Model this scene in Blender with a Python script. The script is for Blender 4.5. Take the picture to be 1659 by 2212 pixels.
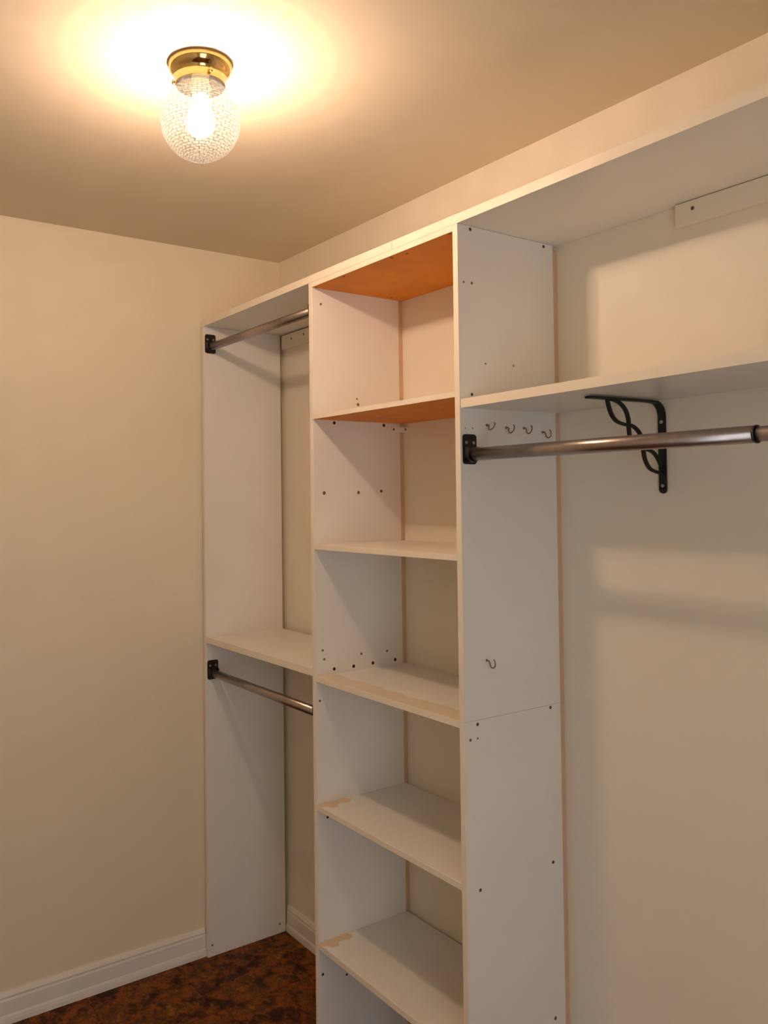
import bpy, bmesh, math, random
from mathutils import Vector, Matrix
random.seed(7)
for o in list(bpy.data.objects): bpy.data.objects.remove(o)
S = bpy.context.scene
C = S.collection

# ------------------------------------------------------------------ camera
cam = bpy.data.cameras.new('camera'); co = bpy.data.objects.new('camera', cam); C.objects.link(co)
YAW, PITCH, ROLL = 0.9876, 0.0224, -0.0106
c_, s_ = math.cos(YAW), math.sin(YAW); cp, sp = math.cos(PITCH), math.sin(PITCH); cr, sr = math.cos(ROLL), math.sin(ROLL)
fh = Vector((-s_, c_, 0)); rt = Vector((c_, s_, 0)); Z = Vector((0, 0, 1))
fw = fh*cp + Z*sp; up = -fh*sp + Z*cp
R_ = rt*cr + up*sr; U_ = -rt*sr + up*cr
m = Matrix((R_, U_, -fw)).transposed().to_4x4(); m.translation = (2.6311, -1.5899, 1.5616)
co.matrix_world = m
cam.sensor_fit = 'VERTICAL'; cam.sensor_height = 36; cam.sensor_width = 27
cam.lens = 1794.95/2212*36
cam.shift_x = (829.5-678.3)/2212; cam.shift_y = -(1106-1037.45)/2212
cam.clip_start = 0.01
S.camera = co

# ------------------------------------------------------------------ world (daylight that enters by the doorway) and exposure
W = bpy.data.worlds.new('world'); S.world = W; W.use_nodes = True
bg = W.node_tree.nodes['Background']; bg.inputs[0].default_value = (0.90, 0.96, 1.0, 1); bg.inputs[1].default_value = 2.4
S.view_settings.view_transform = 'Standard'; S.view_settings.look = 'None'
S.view_settings.exposure = 0.11; S.view_settings.gamma = 1.0; S.view_settings.use_curve_mapping = False
S.cycles.max_bounces = 14; S.cycles.diffuse_bounces = 7; S.cycles.transparent_max_bounces = 16
LAMP_W = 220.0; LAMP_COL = (1.0, 0.67, 0.46); BULB_E = 30.0

# ------------------------------------------------------------------ materials
def mat(name):
    m = bpy.data.materials.new(name); m.use_nodes = True
    nt = m.node_tree; return m, nt, nt.nodes['Principled BSDF']
def nd(nt, t, **k):
    n = nt.nodes.new(t)
    for a, b in k.items():
        if a in n.inputs: n.inputs[a].default_value = b
        else: setattr(n, a, b)
    return n
def ramp(nt, stops, src):
    r = nd(nt, 'ShaderNodeValToRGB'); e = r.color_ramp.elements
    while len(e) < len(stops): e.new(0.5)
    for q, (p, c) in zip(e, stops): q.position = p; q.color = (*c, 1) if len(c) == 3 else c
    nt.links.new(src, r.inputs[0]); return r.outputs[0]
def bump(nt, b, src, strength, dist=0.001):
    n = nd(nt, 'ShaderNodeBump'); n.inputs['Strength'].default_value = strength; n.inputs['Distance'].default_value = dist
    nt.links.new(src, n.inputs['Height']); nt.links.new(n.outputs[0], b.inputs['Normal'])
def noise(nt, vec, scale, detail=4, rough=.55):
    n = nd(nt, 'ShaderNodeTexNoise'); n.inputs['Scale'].default_value = scale; n.inputs['Detail'].default_value = detail; n.inputs['Roughness'].default_value = rough
    nt.links.new(vec, n.inputs['Vector']); return n.outputs[0]
def mixc(nt, fac, a, b):
    n = nd(nt, 'ShaderNodeMix'); n.data_type = 'RGBA'
    if isinstance(fac, float): n.inputs[0].default_value = fac
    else: nt.links.new(fac, n.inputs[0])
    for i, v in ((6, a), (7, b)):
        if isinstance(v, tuple): n.inputs[i].default_value = (*v, 1)
        else: nt.links.new(v, n.inputs[i])
    return n.outputs[2]
def painted(name, col, var=.04, rough=.6, sc=3.0, bs=.15, bsc=180, spec=.4):
    m, nt, b = mat(name); g = nd(nt, 'ShaderNodeNewGeometry').outputs['Position']
    n = noise(nt, g, sc, 3)
    c0 = tuple(max(0, v*(1-var)) for v in col); c1 = tuple(min(1, v*(1+var)) for v in col)
    nt.links.new(ramp(nt, [(.3, c0), (.7, c1)], n), b.inputs['Base Color'])
    b.inputs['Roughness'].default_value = rough; b.inputs['Specular IOR Level'].default_value = spec
    if bs: bump(nt, b, noise(nt, g, bsc, 2), bs, .0006)
    return m
M = {}
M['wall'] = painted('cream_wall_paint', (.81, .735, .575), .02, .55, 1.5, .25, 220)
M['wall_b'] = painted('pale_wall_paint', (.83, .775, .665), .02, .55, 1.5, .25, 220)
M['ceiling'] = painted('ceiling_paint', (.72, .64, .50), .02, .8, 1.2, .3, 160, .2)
M['trim'] = painted('white_trim_paint', (.80, .76, .70), .03, .4, 8, .05)
M['laminate'] = painted('white_laminate', (.81, .79, .75), .02, .34, 4, .04, 90)
M['edge'] = painted('cream_edge_band', (.86, .79, .66), .03, .45, 12, .05, 120)
M['brown'] = painted('bare_hardboard', (.70, .245, .018), .10, .6, 9, .2, 300)
M['plastic'] = painted('white_plastic', (.88, .86, .82), .02, .35, 10, 0)
M['hole'] = painted('hole_shade', (.035, .018, .012), .2, .9, 40, 0)  # near-black colour for flat discs, painted as the shade inside open holes
M['rust'] = painted('rusty_screw', (.22, .10, .05), .3, .6, 200, 0)
def metal(name, col, rough, met=1.0, sc=60):
    m, nt, b = mat(name); g = nd(nt, 'ShaderNodeTexCoord').outputs['Object']
    nt.links.new(ramp(nt, [(.3, tuple(v*.9 for v in col)), (.7, tuple(min(1, v*1.08) for v in col))], noise(nt, g, sc)), b.inputs['Base Color'])
    b.inputs['Metallic'].default_value = met; b.inputs['Roughness'].default_value = rough; return m
M['rod'] = metal('satin_steel_rod', (.40, .35, .335), .30)
M['socket'] = metal('dark_steel_socket', (.075, .07, .075), .35)
M['black'] = metal('black_wrought_iron', (.004, .004, .004), .6, 0.0)
M['screw'] = metal('zinc_screw', (.42, .40, .38), .35)
M['greyhole'] = metal('dull_screw_head', (.13, .11, .10), .5, .6)
M['hook'] = metal('aged_brass_hook', (.28, .20, .13), .35)
M['brass'] = metal('polished_brass', (.86, .62, .26), .12)

def stained(name, kind):
    m, nt, b = mat(name); t = nd(nt, 'ShaderNodeTexCoord').outputs['Object']
    g = noise(nt, t, 4, 3)
    base = ramp(nt, [(.3, (.785, .765, .725)), (.7, (.815, .795, .755))], g)
    sx = nd(nt, 'ShaderNodeSeparateXYZ'); nt.links.new(t, sx.inputs[0])
    n = noise(nt, t, 16 if kind == 'strip' else 30, 3)
    def mth(op, a, b_):
        q = nd(nt, 'ShaderNodeMath'); q.operation = op
        for i, v in ((0, a), (1, b_)):
            if isinstance(v, float): q.inputs[i].default_value = v
            else: nt.links.new(v, q.inputs[i])
        return q.outputs[0]
    if kind == 'strip':                      # residue of a strip of tape along the front of the shelf
        d = mth('SUBTRACT', -.098, sx.outputs[1]); d = mth('ADD', d, mth('MULTIPLY', mth('SUBTRACT', n, .5), .075))
        fac = mth('MULTIPLY', mth('MULTIPLY', d, 500.0), .7); col = (.70, .575, .40)
    else:                                    # surface torn away in the front left corner
        dx = mth('MULTIPLY', mth('ADD', sx.outputs[0], .285), 1.3); dy = mth('MULTIPLY', mth('ADD', sx.outputs[1], .115), .75)
        rr = mth('SQRT', mth('ADD', mth('MULTIPLY', dx, dx), mth('MULTIPLY', dy, dy)), 0.0)
        d = mth('SUBTRACT', .048, rr); d = mth('ADD', d, mth('MULTIPLY', mth('SUBTRACT', n, .5), .09))
        fac = mth('MULTIPLY', d, 180.0); col = (.70, .47, .25)
    cl = nd(nt, 'ShaderNodeClamp'); nt.links.new(fac, cl.inputs[0]); cl.inputs[2].default_value = .75
    nt.links.new(mixc(nt, cl.outputs[0], base, col), b.inputs['Base Color'])
    b.inputs['Roughness'].default_value = .34; b.inputs['Specular IOR Level'].default_value = .4
    return m
M['strip'] = stained('laminate_with_tape_residue', 'strip')
M['torn'] = stained('laminate_torn_corner', 'torn')

def floor_mat():
    m, nt, b = mat('mottled_brown_vinyl'); g = nd(nt, 'ShaderNodeNewGeometry').outputs['Position']
    oi = nd(nt, 'ShaderNodeObjectInfo').outputs['Random']
    add = nd(nt, 'ShaderNodeVectorMath'); add.operation = 'ADD'
    mul = nd(nt, 'ShaderNodeVectorMath'); mul.operation = 'SCALE'; mul.inputs[0].default_value = (7, 13, 0); nt.links.new(oi, mul.inputs['Scale'])
    nt.links.new(g, add.inputs[0]); nt.links.new(mul.outputs[0], add.inputs[1]); v = add.outputs[0]
    a = ramp(nt, [(.30, (.010, .003, .0008)), (.41, (.060, .016, .002)), (.49, (.27, .068, .005)), (.56, (.09, .036, .004)), (.63, (.32, .095, .008)), (.74, (.26, .14, .022))], noise(nt, v, 10, 8, .72))
    c = ramp(nt, [(.38, (.10, .06, .04)), (.54, (1, 1, 1))], noise(nt, v, 19, 6, .65))
    mx = nd(nt, 'ShaderNodeMix'); mx.data_type = 'RGBA'; mx.blend_type = 'MULTIPLY'; mx.inputs[0].default_value = .85
    nt.links.new(a, mx.inputs[6]); nt.links.new(c, mx.inputs[7]); nt.links.new(mx.outputs[2], b.inputs['Base Color'])
    b.inputs['Roughness'].default_value = .6; b.inputs['Specular IOR Level'].default_value = .25; bump(nt, b, noise(nt, v, 40, 5), .35, .002)
    return m
M['floor'] = floor_mat()
M['grout'] = painted('dark_subfloor', (.05, .025, .012), .2, .9, 30, 0)

def globe_mat():
    m, nt, b = mat('crackled_clear_glass'); out = nt.nodes['Material Output']
    tc = nd(nt, 'ShaderNodeTexCoord').outputs['UV']
    br = nd(nt, 'ShaderNodeTexBrick'); br.inputs['Scale'].default_value = 1; br.inputs['Brick Width'].default_value = 1/24; br.inputs['Row Height'].default_value = 1/34
    br.inputs['Mortar Size'].default_value = .0040; br.inputs['Mortar Smooth'].default_value = .5
    br.inputs['Color1'].default_value = (1, 1, 1, 1); br.inputs['Color2'].default_value = (.75, .75, .75, 1); br.inputs['Mortar'].default_value = (0, 0, 0, 1)
    wp = nd(nt, 'ShaderNodeVectorMath'); wp.operation = 'ADD'
    nz = nd(nt, 'ShaderNodeTexNoise'); nz.inputs['Scale'].default_value = 26; nt.links.new(tc, nz.inputs['Vector'])
    sc = nd(nt, 'ShaderNodeVectorMath'); sc.operation = 'SCALE'; sc.inputs['Scale'].default_value = .004; nt.links.new(nz.outputs['Color'], sc.inputs[0])
    nt.links.new(tc, wp.inputs[0]); nt.links.new(sc.outputs[0], wp.inputs[1]); nt.links.new(wp.outputs[0], br.inputs['Vector'])
    tr = nd(nt, 'ShaderNodeBsdfTransparent'); tr.inputs[0].default_value = (.97, .97, .96, 1)
    nt.links.new(ramp(nt, [(0, (.36, .34, .33)), (.75, (.90, .89, .87)), (1, (.985, .985, .98))], br.outputs['Color']), tr.inputs[0])  # grooves tinted grey in place of the darkening by refraction at glass edges
    tl = nd(nt, 'ShaderNodeBsdfTranslucent'); tl.inputs[0].default_value = (.95, .93, .88, 1)
    gl = nd(nt, 'ShaderNodeBsdfGlossy'); gl.inputs['Roughness'].default_value = .12
    bp = nd(nt, 'ShaderNodeBump'); bp.inputs['Strength'].default_value = .8; bp.inputs['Distance'].default_value = .002
    nt.links.new(br.outputs['Color'], bp.inputs['Height'])
    for s in (tl, gl): nt.links.new(bp.outputs[0], s.inputs['Normal'])
    m1 = nd(nt, 'ShaderNodeMixShader'); f = ramp(nt, [(0, (.050,)*3), (1, (.075,)*3)], br.outputs['Color'])
    nt.links.new(f, m1.inputs[0]); nt.links.new(tr.outputs[0], m1.inputs[1]); nt.links.new(tl.outputs[0], m1.inputs[2])
    m2 = nd(nt, 'ShaderNodeMixShader'); m2.inputs[0].default_value = .012
    nt.links.new(m1.outputs[0], m2.inputs[1]); nt.links.new(gl.outputs[0], m2.inputs[2]); nt.links.new(m2.outputs[0], out.inputs[0])
    return m
M['globe'] = globe_mat()
M['tan_gap'] = painted('tan_gap_strip', (.66, .46, .29), .08, .7, 25, .2, 200)
def bulb_mat():
    m, nt, b = mat('lit_bulb'); b.inputs['Base Color'].default_value = (1, 1, 1, 1)
    b.inputs['Emission Color'].default_value = (*[LAMP_COL[0], .88, .72], 1); b.inputs['Emission Strength'].default_value = BULB_E
    return m
M['bulb'] = bulb_mat()

# ------------------------------------------------------------------ mesh helpers
def link(name, me, material, parent=None, loc=(0, 0, 0)):
    o = bpy.data.objects.new(name, me); C.objects.link(o)
    if material and not me.materials: me.materials.append(material)
    if parent:
        o.parent = parent
        base = Vector(parent['_w']) if '_w' in parent else Vector((0, 0, 0))
        o.location = Vector(loc)-base
    else: o.location = loc
    o['_w'] = tuple(loc); return o
def thing(name, label, cat, loc, group=None):
    o = bpy.data.objects.new(name, None); C.objects.link(o); o.location = loc; o.empty_display_size = .05; o['_w'] = tuple(loc)
    return tag(o, label, cat, group)
def tag(o, label, cat, group=None):
    o['label'] = label; o['category'] = cat
    if group: o['group'] = group
    return o
def part(o, label): o['label'] = label; return o
def finish(bm, name, smooth=False):
    bmesh.ops.recalc_face_normals(bm, faces=bm.faces)
    me = bpy.data.meshes.new(name); bm.to_mesh(me); bm.free()
    if smooth:
        for p in me.polygons: p.use_smooth = True
    return me
def box(name, x0, x1, y0, y1, z0, z1, material, parent=None, bev=.0007):
    """a board given by its world extents; its origin is its centre (bottom when it is a thing)"""
    loc = ((x0+x1)/2, (y0+y1)/2, (z0+z1)/2)
    bm = bmesh.new(); bmesh.ops.create_cube(bm, size=1)
    for v in bm.verts: v.co = Vector((v.co.x*(x1-x0), v.co.y*(y1-y0), v.co.z*(z1-z0)))
    if bev: bmesh.ops.bevel(bm, geom=list(bm.edges), offset=bev, segments=1, affect='EDGES')
    return link(name, finish(bm, name), material, parent, loc)
def prism(name, pts, axis, a0, a1, material, parent=None, bev=0):
    """pts: outline in the two other axes (cyclic order), extruded along axis from a0 to a1; world coordinates"""
    bm = bmesh.new(); ca = [sum(p[i] for p in pts)/len(pts) for i in (0, 1)]; cc = (a0+a1)/2
    def P(p, a):
        u, v = p[0]-ca[0], p[1]-ca[1]; a -= cc
        return {'x': (a, u, v), 'y': (u, a, v), 'z': (u, v, a)}[axis]
    lo = [bm.verts.new(P(p, a0)) for p in pts]; hi = [bm.verts.new(P(p, a1)) for p in pts]
    n = len(pts); bm.faces.new(lo); bm.faces.new(hi[::-1])
    for i in range(n): bm.faces.new((lo[i], hi[i], hi[(i+1) % n], lo[(i+1) % n]))
    loc = {'x': (cc, *ca), 'y': (ca[0], cc, ca[1]), 'z': (*ca, cc)}[axis]
    if bev: 
        bmesh.ops.recalc_face_normals(bm, faces=bm.faces)
        bmesh.ops.bevel(bm, geom=[e for e in bm.edges if abs((e.verts[0].co-e.verts[1].co)['xyz'.index(axis)]) < 1e-6], offset=bev, segments=2, affect='EDGES')
    return link(name, finish(bm, name), material, parent, loc)
def lathe(prof, n, name, axis='z', smooth=True):
    """prof: list of (radius, height); closed at ends when radius is 0"""
    bm = bmesh.new(); rings = []
    for r, h in prof:
        if r < 1e-7: rings.append([bm.verts.new((0, 0, h))])
        else: rings.append([bm.verts.new((r*math.cos(2*math.pi*i/n), r*math.sin(2*math.pi*i/n), h)) for i in range(n)])
    for a, b in zip(rings, rings[1:]):
        for i in range(n):
            j = (i+1) % n
            if len(a) == 1 and len(b) == 1: continue
            if len(a) == 1: bm.faces.new((a[0], b[i], b[j]))
            elif len(b) == 1: bm.faces.new((a[i], a[j], b[0]))
            else: bm.faces.new((a[i], a[j], b[j], b[i]))
    if axis == 'x': bmesh.ops.rotate(bm, verts=bm.verts, matrix=Matrix.Rotation(math.pi/2, 3, 'Y'))
    if axis == 'y': bmesh.ops.rotate(bm, verts=bm.verts, matrix=Matrix.Rotation(math.pi/2, 3, 'X'))
    return finish(bm, name, smooth)
def sweep(path, shape, name, side=None, smooth=True):
    """sweeps the closed 2-D shape [(a,b)] along a list of points; a lies along 'side' (kept constant), b in the plane of the path"""
    bm = bmesh.new(); path = [Vector(p) for p in path]; rings = []
    for i, p in enumerate(path):
        t = (path[min(i+1, len(path)-1)]-path[max(i-1, 0)]).normalized()
        s = Vector(side) if side else t.orthogonal().normalized()
        n = t.cross(s).normalized(); rings.append([bm.verts.new(p+s*a+n*b) for a, b in shape])
    k = len(shape)
    for A, B in zip(rings, rings[1:]):
        for i in range(k): bm.faces.new((A[i], A[(i+1) % k], B[(i+1) % k], B[i]))
    bm.faces.new(rings[0]); bm.faces.new(rings[-1][::-1])
    return finish(bm, name, smooth)
def catmull(pts, k=6):
    pts = [Vector(p) for p in pts]; q = [2*pts[0]-pts[1]]+pts+[2*pts[-1]-pts[-2]]; out = []
    for i in range(1, len(q)-2):
        for j in range(k):
            t = j/k; a, b, c, d = q[i-1:i+3]
            out.append(.5*((2*b)+(c-a)*t+(2*a-5*b+4*c-d)*t*t+(3*b-a-3*c+d)*t**3))
    return out+[pts[-1]]
def circle(r, n=10): return [(r*math.cos(2*math.pi*i/n), r*math.sin(2*math.pi*i/n)) for i in range(n)]

# shared little meshes: heads lie in the local xy plane, +z out of the board
HEAD = {}
def head(kind, r):
    k = (kind, round(r, 5))
    if k not in HEAD:
        if kind == 'screw': pr = [(0, -.001), (r, -.001), (r, .0004), (r*.8, .0010), (r*.35, .0012), (r*.25, .0005), (0, .0005)]
        else: pr = [(0, -.001), (r*1.15, -.001), (r*1.15, .0002), (r, .00035), (r*.92, .00015), (0, .00012)]
        HEAD[k] = lathe(pr, 12, kind)
    return HEAD[k]
def put_head(name, kind, r, pos, normal, material, parent):
    key = (kind, round(r, 5), material.name)
    if key not in HEAD:
        me = head(kind, r).copy(); me.materials.append(material); HEAD[key] = me
    o = link(name, HEAD[key], material, parent, pos)
    o.rotation_euler = Vector(normal).to_track_quat('Z', 'Y').to_euler(); return o

# ------------------------------------------------------------------ the room
H = 2.44; XR = 3.4; YF = -2.4; T = .1
def struct(o): o['kind'] = 'structure'; return o
fl = struct(box('floor', -T, XR+T, YF-T, T, -.12, -.003, M['grout'], bev=0)); part(fl, 'mottled brown vinyl tile floor of the closet')
struct(box('ceiling', -T, XR+T, YF-T, T, H, H+.1, M['ceiling'], bev=0))['label'] = 'beige painted ceiling around the globe light'
struct(box('wall_left', -T, 0, YF, 0, -.003, H, M['wall'], bev=0))['label'] = 'cream painted wall left of the shelving'
struct(box('wall_back', -T, XR+T, 0, T, -.003, H, M['wall_b'], bev=0))['label'] = 'cream painted wall behind the shelving'
struct(box('wall_front', -T, XR+T, YF-T, YF, -.003, H, M['wall'], bev=0))['label'] = 'cream painted wall facing the shelving'
DY0, DY1, DZ = -1.95, -1.05, 2.05      # doorway in the right-hand wall
struct(prism('wall_right', [(YF, -.003), (DY0, -.003), (DY0, DZ), (DY1, DZ), (DY1, -.003), (0, -.003), (0, H), (YF, H)], 'x', XR, XR+T, M['wall']))['label'] = 'cream painted wall with an open doorway'
# vinyl tiles, each its own piece
TS = .305; xs = [0]; x = .315
while x < XR: xs.append(x); x += TS
xs.append(XR)
ys = [0]; y = -.133
while y > YF: ys.append(y); y -= TS
ys.append(YF); tcache = {}
for xa, xb in zip(xs, xs[1:]):
    for ya, yb in zip(ys, ys[1:]):
        w, d = xb-xa-.0008, ya-yb-.0008
        if w < .01 or d < .01: continue
        k = (round(w, 4), round(d, 4))
        if k not in tcache:
            bm = bmesh.new(); bmesh.ops.create_cube(bm, size=1)
            for v in bm.verts: v.co = Vector((v.co.x*w, v.co.y*d, v.co.z*.003))
            bmesh.ops.bevel(bm, geom=[e for e in bm.edges if e.verts[0].co.z > 0 and e.verts[1].co.z > 0], offset=.0008, segments=1, affect='EDGES')
            tcache[k] = finish(bm, 'floor_tile'); tcache[k].materials.append(M['floor'])
        link('floor_tile', tcache[k], None, fl, ((xa+xb)/2, (ya+yb)/2, -.0015+random.uniform(-.0003, .0003)))
# baseboards: shoe, flat face, moulded top
def base_prof(d): # (distance from the wall, height)
    return [(0, 0), (.016, 0), (.0155, .012), (.0135, .022), (.011, .028), (.0105, .068), (.0085, .074), (.0095, .080), (.006, .088), (.004, .092), (0, .092)]
X0, TP, D, G = .012, .0155, .325, .015
X1, X2 = .6962, 1.2797; XE = 2.60
bp = base_prof(0)
BL = struct(prism('baseboard_left', [(d, z) for d, z in bp], 'y', YF, -D-.001, M['trim'])); BL['label'] = 'white moulded baseboard along the left wall'
b2 = struct(prism('baseboard_back', [(-min(d, .0145), z) for d, z in bp], 'x', X0+TP+.0005, X1-.0005, M['trim'])); b2['label'] = 'white moulded baseboard under the two hanging rods'
b3 = struct(prism('baseboard_back', [(-min(d, .0145), z) for d, z in bp], 'x', X2+TP+.0005, XE-.0005, M['trim'])); b3['label'] = 'white moulded baseboard below the rod with the black bracket'
b4 = struct(prism('baseboard_front', [(YF+d, z) for d, z in bp], 'x', .02, XR-.02, M['trim'])); b4['label'] = 'white moulded baseboard along the wall facing the shelving'

# ------------------------------------------------------------------ boards with a front edge band
F = -D
def board(name, x0, x1, z0, z1, material, parent, back, under=None, band=True, front=F):
    zb = z0+.0016 if under else z0
    o = box(name, x0, x1, front+.0011, back, zb, z1, material, parent)
    if band: part(box('edge_band', x0, x1, front, front+.001, z0, z1, M['edge'], o, .0003), 'cream front edge strip')
    if under: part(box('underside_sheet', x0+.0005, x1-.0005, front+.0012, back, z0, z0+.0015, M[under], o, 0), 'bare orange-brown underside')
    return o
def upright(name, x0, z0, z1, parent, back=-G):
    o = box(name, x0, x0+TP, F+.0011, back, z0, z1, M['laminate'], parent)
    part(box('edge_band', x0, x0+TP, F, F+.001, z0, z1, M['edge'], o, .0003), 'cream front edge strip')
    return o
ZT = 2.1637
# left side panel against the left wall
e = thing('side_panel', 'tall white laminate panel standing against the left wall', 'panel', (X0+TP/2, -.17, 0))
lp = upright('panel_board', X0, 0, ZT, e)
for y, z in ((-.3086, .0384), (-.0398, .0333)): put_head('screw', 'screw', .0035, (X0+TP, y, z), (1, 0, 0), M['greyhole'], lp)

# the tower in the middle
tw = thing('shelf_tower', 'white laminate tower of open shelves in the middle of the wall', 'shelving unit', ((X1+X2)/2, -.17, 0))
p1 = upright('side_panel', X1, 0, ZT, tw)
ZS = 1.0722
p2 = upright('side_panel', X2, 0, ZS-.0002, tw); p3 = upright('side_panel', X2, ZS+.0002, ZT, tw)
XA, XB = X1+TP+.0002, X2-.0002
board('top_panel', XA, XB, 2.150, ZT, M['laminate'], tw, -.001, 'brown')
board('shelf', XA, XB, 1.7823, 1.7945, M['laminate'], tw, -.001, 'brown')
board('shelf', XA, XB, 1.4222, 1.4355, M['laminate'], tw, -.001)
part(board('shelf', XA, XB, 1.0582, 1.0732, M['strip'], tw, -.002), 'shelf with brownish tape residue along its front')
part(board('shelf', XA, XB, .7075, .7215, M['torn'], tw, -.008), 'shelf with a torn front left corner')
part(board('shelf', XA, XB, .3315, .3470, M['torn'], tw, -.010), 'lowest shelf with a torn front left corner')
D1 = [(-.2945, 2.1066, .003, 'r'), (-.1729, 1.8472, .0025, 'r'), (-.169, 1.8314, .0042, 'r'), (-.2532, 1.7752, .0042, 'h'), (-.0761, 1.7752, .0042, 'h'),
      (-.29, 1.5776, .0045, 'r'), (-.171, 1.5784, .0042, 'r'), (-.0885, 1.5821, .004, 'r'), (-.3008, 1.1417, .0032, 'r'), (-.2957, 1.1168, .003, 'r'), (-.1679, 1.118, .0032, 'r'),
      (-.0746, 1.1157, .003, 'r'), (-.2626, 1.086, .0042, 'h'), (-.1954, 1.0857, .0042, 'h'), (-.1267, 1.0868, .0042, 'h'), (-.0444, 1.0873, .0042, 'h'), (-.3119, 1.0042, .003, 'r'),
      (-.2899, .6816, .0035, 'h'), (-.3116, .2589, .0035, 'h'), (-.2316, .2333, .003, 'h')]
for y, z, r, k in D1: put_head('screw_hole', 'hole', r, (X1+TP, y, z), (1, 0, 0), M['hole' if k == 'h' else 'rust'], p1)
D2 = [(-.2858, 2.1565, .004), (-.0473, 2.1562, .004), (-.308, 2.0361, .0022), (-.2835, 2.0368, .0028), (-.2445, 1.8605, .002), (-.1559, 1.8629, .002), (-.2879, 1.7887, .0036), (-.3096, 1.7131, .0012), (-.2879, 1.7139, .0014),
      (-.2858, 1.0636, .004), (-.0502, 1.066, .004), (-.3075, 1.0329, .003), (-.2859, 1.0331, .002), (-.2846, .7036, .004), (-.0496, .7062, .004), (-.2846, .3400, .004), (-.0507, .3467, .004)]
for i, (y, z, r) in enumerate(D2):
    big = r >= .0036
    put_head('screw' if big else 'screw_hole', 'screw' if big else 'hole', r, (X2+TP, y, z), (1, 0, 0), M['greyhole' if big else 'rust'], p3 if z > ZS else p2)
tops = [o for o in tw.children if o.name.startswith('top_panel')][0]
for x, y in ((.7200, -.3145), (.8512, -.3137), (1.0501, -.312), (1.0963, -.3028), (1.2637, -.3172), (.7331, -.0578)):
    put_head('screw', 'screw', .0038, (x, y, 2.150), (0, 0, -1), M['rust'], tops)

# plain tan strips set in the gap between the uprights and the wall
for x0, z0 in ((X1, 0), (X2, .0925)):
    part(box('gap_strip', x0+.002, x0+TP-.0008, -G+.0003, -.0003, z0+.0005, 2.149, M['tan_gap'], tw, .0004), 'tan strip between upright and wall')
# top boards, butt-jointed over the tower
tag(board('top_board', .001, 1.0662, ZT+.0004, 2.1848, M['laminate'], None, -.001), 'long white top board over the left hanging bay', 'board')
tag(board('top_board', 1.0674, XE+TP, ZT+.0004, 2.1848, M['laminate'], None, -.001), 'long white top board over the right bay, reaching out of frame', 'board')
# shelf of the left bay
tag(board('closet_shelf', X0+TP+.0003, X1-.0003, 1.0710, 1.0912, M['laminate'], None, -.017), 'white shelf between the two left hanging rods', 'shelf')
# shelf of the right bay: slightly out of level, as it hangs
def right_shelf():
    xa, xb, ya, yb = X2+TP+.0004, XE-.0004, F+.003, -.001; th = .0193
    zz = lambda x, y: 1.7572+.0068*(x-xa)/.67+.004*(y-ya)/.32
    cx, cy, cz = (xa+xb)/2, (ya+yb)/2, 1.765
    def slab(name, y0, y1, mt, par):
        bm = bmesh.new(); v = [[[bm.verts.new((x-cx, y-cy, zz(x, y)+k*th-cz)) for k in (0, 1)] for y in (y0, y1)] for x in (xa, xb)]
        f = lambda *i: bm.faces.new([v[a][b][c] for a, b, c in i])
        f((0,0,0),(0,1,0),(1,1,0),(1,0,0)); f((0,0,1),(1,0,1),(1,1,1),(0,1,1)); f((0,0,0),(1,0,0),(1,0,1),(0,0,1))
        f((0,1,0),(0,1,1),(1,1,1),(1,1,0)); f((0,0,0),(0,0,1),(0,1,1),(0,1,0)); f((1,0,0),(1,1,0),(1,1,1),(1,0,1))
        return link(name, finish(bm, name), mt, par, (cx, cy, cz))
    o = slab('closet_shelf', ya+.0011, yb, M['laminate'], None)
    part(slab('edge_band', ya, ya+.001, M['edge'], o), 'cream front edge strip')
    return tag(o, 'white shelf carried by the black scroll bracket', 'shelf')
right_shelf()
e = thing('side_panel', 'white laminate end panel of the right bay, out of frame', 'panel', (XE+TP/2, -.17, 0))
upright('panel_board', XE, 0, ZT, e)

# cleats on the back wall
def cleat(label, x0, x1, z0, z1, screws):
    o = tag(box('wall_cleat', x0, x1, -.017, -.0003, z0, z1, M['wall_b'], None, .001), label, 'cleat')
    for x, z in screws: put_head('screw', 'screw', .004, (x, -.017, z), (0, -1, 0), M['greyhole'], o)
cleat('cream wall cleat under the top board above the upper left rod', .040, X1-.004, 2.109, 2.1585, [(.1082, 2.1376), (.19, 2.140)])
cleat('cream wall cleat under the top board, right of the tower', 1.6175, 2.50, 2.1165, 2.1625, [(1.6572, 2.1453), (2.1, 2.145)])

# corner brace under the upper tower shelf
br = thing('corner_brace', 'small white corner brace under the brown-bottomed shelf', 'brace', (X1+TP, -.02, 1.764))
def leaf(pts, axis, a0, a1): return prism('brace_leaf', pts, axis, a0, a1, M['plastic'], br, .0006)
def stadium(u0, u1, v0, v1, endL=True, n=6):
    r = (v1-v0)/2; vc = (v0+v1)/2; P = [(u1, v0), (u1, v1)]
    return P+[(u0+r-r*math.sin(math.pi*i/n), vc+r*math.cos(math.pi*i/n)) for i in range(n+1)]
leaf(stadium(-.050, -.0015, 1.7565, 1.7725), 'x', X1+TP+.0002, X1+TP+.0036)
leaf([(2*.72435-u, v) for u, v in stadium(.7117, .7370, 1.7565, 1.7725)], 'y', -.0062, -.0030)
put_head('screw', 'screw', .0034, (X1+TP+.0036, -.0416, 1.7645), (1, 0, 0), M['greyhole'], br)
put_head('screw', 'screw', .0034, (.7265, -.0062, 1.7645), (0, -1, 0), M['greyhole'], br)

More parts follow.
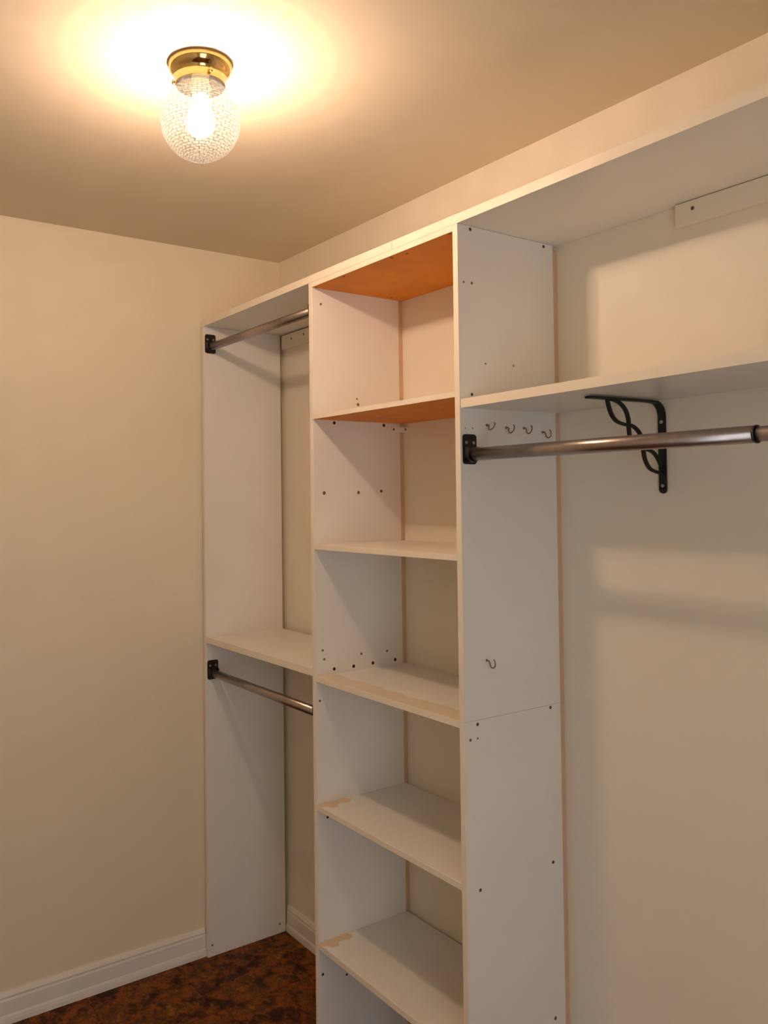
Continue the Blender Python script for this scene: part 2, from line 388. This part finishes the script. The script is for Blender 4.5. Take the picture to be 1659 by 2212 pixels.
# ------------------------------------------------------------------ rods in their sockets
def rounded(w, h, r, n=4):
    P = []
    for cx, cy, a in ((w/2-r, h/2-r, 0), (-w/2+r, h/2-r, 90), (-w/2+r, -h/2+r, 180), (w/2-r, -h/2+r, 270)):
        P += [(cx+r*math.cos(math.radians(a+90*i/n)), cy+r*math.sin(math.radians(a+90*i/n))) for i in range(n+1)]
    return P
def socket(root, x, y, z, R, sgn):
    """plate on the panel face at x (sgn = direction out of the panel), open cup round the rod's lower half, two screws"""
    pl = prism('socket', [(y+a, z+.0115+b) for a, b in rounded(.041, .066, .007)], 'x', x+sgn*.0002, x+sgn*.0035, M['socket'], root, .0012)
    part(pl, 'dark steel rod socket')
    ri, ro = R+.0008, R+.0036; n = 12; pts = []
    pts += [(ro*math.cos(math.pi+math.pi*i/n), ro*math.sin(math.pi+math.pi*i/n)) for i in range(n+1)]
    pts = [(-ro, .016)]+pts+[(ro, .016), (ri, .016)]+[(ri*math.cos(-math.pi*i/n), ri*math.sin(-math.pi*i/n)) for i in range(n+1)]+[(-ri, .016)]
    # U-shaped cup built as a strip so that the concave outline stays clean
    out = [(-ro, .016)]+[(ro*math.cos(math.pi+math.pi*i/n), ro*math.sin(math.pi+math.pi*i/n)) for i in range(n+1)]+[(ro, .016)]
    inn = [(-ri, .016)]+[(ri*math.cos(math.pi+math.pi*i/n), ri*math.sin(math.pi+math.pi*i/n)) for i in range(n+1)]+[(ri, .016)]
    bm = bmesh.new(); L = .013
    V = [[bm.verts.new((sgn*a, p[0], p[1])) for p in ps] for ps, a in ((out, .003), (out, .003+L), (inn, .003+L), (inn, .003))]
    for i in range(len(out)-1):
        for k in range(4): bm.faces.new((V[k][i], V[k][i+1], V[(k+1) % 4][i+1], V[(k+1) % 4][i]))
    for i in (0, len(out)-1): bm.faces.new([V[k][i] for k in range(4)])
    link('cup', finish(bm, 'cup'), M['socket'], pl, (x, y, z))
    for dy in (-.011, .011): put_head('screw', 'screw', .0038, (x+sgn*.0035, y+dy, z+.026), (sgn, 0, 0), M['screw'], pl)
def tube(root, name, xa, xb, y, z, R, w=.0012):
    L = (xb-xa)/2
    me = lathe([(R-w, -L), (R, -L), (R, L), (R-w, L), (R-w, -L)], 40, name, 'x')
    for p in me.polygons: p.use_smooth = abs(p.normal.x) < .5
    return link(name, me, M['rod'], root, ((xa+xb)/2, y, z))
def rod(label, xa, xb, y, z, R, joint=None):
    r = thing('closet_rod', label, 'clothes rod', ((xa+xb)/2, y, z), 'hanging rods of the closet')
    if joint:
        tube(r, 'outer_tube', xa+.0045, joint, y, z, R); tube(r, 'inner_tube', joint-.25, xb-.0045, y, z, R-.0018)
        me = lathe([(R-.0014, -.0015), (R+.0006, -.0015), (R+.0006, .0015), (R-.0014, .0015), (R-.0014, -.0015)], 40, 'collar', 'x')
        part(link('collar', me, M['socket'], r, (joint, y, z)), 'dark lip where the thinner tube slides in')
    else: tube(r, 'tube', xa+.0045, xb-.0045, y, z, R)
    socket(r, xa, y, z, R, 1); socket(r, xb, y, z, R, -1)
rod('steel rod under the top board in the left bay', X0+TP, X1, -.300, 2.0930, .0135)
rod('steel rod under the middle shelf in the left bay', X0+TP, X1, -.300, .9650, .0135)
rod('telescoping steel rod in front of the black bracket', X2+TP, XE, -.299, 1.6555, .0140, 1.931)

# ------------------------------------------------------------------ black scroll bracket
xb = 1.569; bk = thing('shelf_bracket', 'black wrought-iron scroll bracket under the right shelf', 'bracket', (xb, 0, 1.56))
pth = [(-.238, 1.7560), (-.20, 1.7566), (-.10, 1.7578), (-.045, 1.7583)]+[(-.0032-.030+.030*math.sin(a), 1.7285+.030*math.cos(a)) for a in [math.radians(t) for t in (15, 30, 45, 60, 75, 90)]]+[(-.0032, 1.70), (-.0032, 1.64), (-.0032, 1.575)]
sh = [(-.0085, -.0021), (.0085, -.0021), (.0095, 0), (.0085, .0021), (-.0085, .0021), (-.0095, 0)]
bar = link('bar', sweep([(0, y, z-1.66) for y, z in pth], sh, 'bar', (1, 0, 0), False), M['black'], bk, (xb, 0, 1.66))
link('bar_end', lathe([(0, -.0021), (.0088, -.0021), (.0095, 0), (.0088, .0021), (0, .0021)], 20, 'bar_end', 'y'), M['black'], bar, (xb, -.0032, 1.5745))
link('bar_end', lathe([(0, -.0021), (.0088, -.0021), (.0095, 0), (.0088, .0021), (0, .0021)], 20, 'bar_end', 'z'), M['black'], bar, (xb, -.2375, 1.7560))
A = [(-.1835, 1.756), (-.1797, 1.7427), (-.1711, 1.7255), (-.1548, 1.7121), (-.1305, 1.7067), (-.1172, 1.706), (-.1038, 1.7046), (-.0867, 1.6956), (-.0753, 1.6833), (-.0705, 1.67), (-.0686, 1.6537), (-.0631, 1.6344), (-.0478, 1.6175), (-.0219, 1.6099), (-.004, 1.609)]
B = [(-.184, 1.7562), (-.1702, 1.7555), (-.1443, 1.7494), (-.1258, 1.736), (-.1169, 1.7173), (-.1165, 1.706), (-.1140, 1.6861), (-.106, 1.671), (-.09, 1.662), (-.0696, 1.6585), (-.0406, 1.6534), (-.0221, 1.6412), (-.006, 1.620)]
for P in (A, B):
    link('scroll', sweep(catmull([(0, y, z-1.68) for y, z in P], 5), rounded(.009, .006, .002, 2), 'scroll', (1, 0, 0)), M['black'], bk, (xb, 0, 1.68))
for z in (1.717, 1.5815): put_head('screw', 'screw', .0042, (xb, -.0053, z), (0, -1, 0), M['screw'], bk)

# ------------------------------------------------------------------ cup hooks on the tower's outer side
hp = catmull([(0, 0, 0), (.006, 0, 0), (.0095, 0, -.004), (.0110, 0, -.009), (.0150, 0, -.0135), (.0205, 0, -.0135), (.0250, 0, -.0095), (.0260, 0, -.0030), (.0240, 0, .0025), (.0215, 0, .0045)], 4)
hme = sweep(hp, circle(.0014, 8), 'wire', (0, 1, 0)); hme.materials.append(M['hook'])
cme = lathe([(0, -.0005), (.0030, -.0005), (.0030, .0008), (.0016, .0025), (0, .0028)], 12, 'collar', 'x'); cme.materials.append(M['hook'])
for (y, z, rx, lab) in ((-.2445, 1.7224, .55, 'first cup hook from the rod socket, beneath the right shelf'), (-.1831, 1.719, .35, 'second cup hook from the rod socket, beneath the right shelf'),
                        (-.1255, 1.7201, .25, 'third cup hook from the rod socket, beneath the right shelf'), (-.062, 1.7127, .0, 'cup hook nearest the back wall, beneath the right shelf'),
                        (-.2552, 1.1997, 0, 'lone cup hook low on the outer side of the tower')):
    h = thing('cup_hook', lab, 'hook', (X2+TP, y, z), 'cup hooks on the tower side')
    link('wire', hme, None, h, (X2+TP, y, z)); link('collar', cme, None, h, (X2+TP, y, z)); h.rotation_euler = (-rx, 0, 0)

# ------------------------------------------------------------------ ceiling light
LX, LY = 1.1285, -.8625
lt = thing('ceiling_light', 'lit ceiling light with a crackled glass globe on a brass base', 'ceiling light', (LX, LY, H))
pan = [(0, -.0002), (.0615, -.0002), (.0635, -.002), (.0640, -.006), (.0632, -.011), (.0610, -.016), (.0575, -.0205), (.0540, -.0235), (.0515, -.0265), (.0503, -.031), (.0500, -.043), (.0507, -.0445), (.0500, -.046), (.0485, -.0455), (.0485, -.026), (0, -.024)]
link('base', lathe(pan, 64, 'base'), M['brass'], lt, (LX, LY, H))
for a in (-4, 116, -124):
    a = math.radians(a)
    s = link('thumb_screw', lathe([(0, -.004), (.0018, -.004), (.0018, .002), (.0042, .002), (.0048, .003), (.0048, .006), (.004, .007), (0, .0072)], 14, 'thumb_screw', 'x'), M['brass'], lt, (LX+.0502*math.cos(a), LY+.0502*math.sin(a), H-.036))
    s.rotation_euler = (0, 0, a)
GZ, GR = 2.3240, .0795
def globe():
    n, rows = 144, 34; prof = []
    th0 = math.asin(.046/GR); K = 170
    bm = bmesh.new(); uvl = bm.loops.layers.uv.new('UVMap'); rings = []
    for k in range(K+1):
        th = th0+(math.pi-.004-th0)*k/K; v = k/K
        ring = []
        for i in range(n):
            ph = 2*math.pi*i/n
            rr = GR + .0007*abs(math.sin(math.pi*v*rows))*(1-.5*(v < .04)) + .00018*math.sin(ph*20+7*math.sin(v*rows*math.pi))
            ring.append(bm.verts.new((rr*math.sin(th)*math.cos(ph), rr*math.sin(th)*math.sin(ph), rr*math.cos(th))))
        rings.append(ring)
    top = [bm.verts.new((.046*math.cos(2*math.pi*i/n), .046*math.sin(2*math.pi*i/n), GR*math.cos(th0)+.016)) for i in range(n)]
    rings.insert(0, top)
    for k, (a, b) in enumerate(zip(rings, rings[1:])):
        for i in range(n):
            j = (i+1) % n; f = bm.faces.new((a[i], b[i], b[j], a[j])); f.smooth = True
            for l, (u, v) in zip(f.loops, ((i/n, k-1), (i/n, k), ((i+1)/n, k), ((i+1)/n, k-1))): l[uvl].uv = (u, max(0, v)/K)
    c = bm.verts.new((0, 0, -GR))
    for i in range(n):
        f = bm.faces.new((rings[-1][(i+1) % n], rings[-1][i], c)); f.smooth = True
        for l in f.loops: l[uvl].uv = (i/n, 1)
    return finish(bm, 'globe', True)
part(link('globe', globe(), M['globe'], lt, (LX, LY, GZ)), 'clear crackle-glass globe')
bulb = [(0, -.0295), (.010, -.0280), (.019, -.0225), (.0255, -.0140), (.0285, -.003), (.0275, .009), (.0235, .021), (.0180, .033), (.0145, .043), (.0135, .050), (0, .050)]
bo = link('bulb', lathe(bulb, 40, 'bulb'), M['bulb'], lt, (LX, LY, GZ-.004)); part(bo, 'glowing white bulb')
link('bulb_socket', lathe([(0, .050), (.0165, .050), (.0175, .054), (.0175, .098), (0, .098)], 32, 'bulb_socket'), M['plastic'], lt, (LX, LY, GZ-.004))
pl = bpy.data.lights.new('bulb_light', 'POINT'); pl.energy = LAMP_W; pl.color = LAMP_COL; pl.shadow_soft_size = .030
po = bpy.data.objects.new('bulb_light', pl); C.objects.link(po); po.parent = lt; po.location = (0, 0, GZ-.006-H)

for o in bpy.data.objects:
    if '_w' in o: del o['_w']
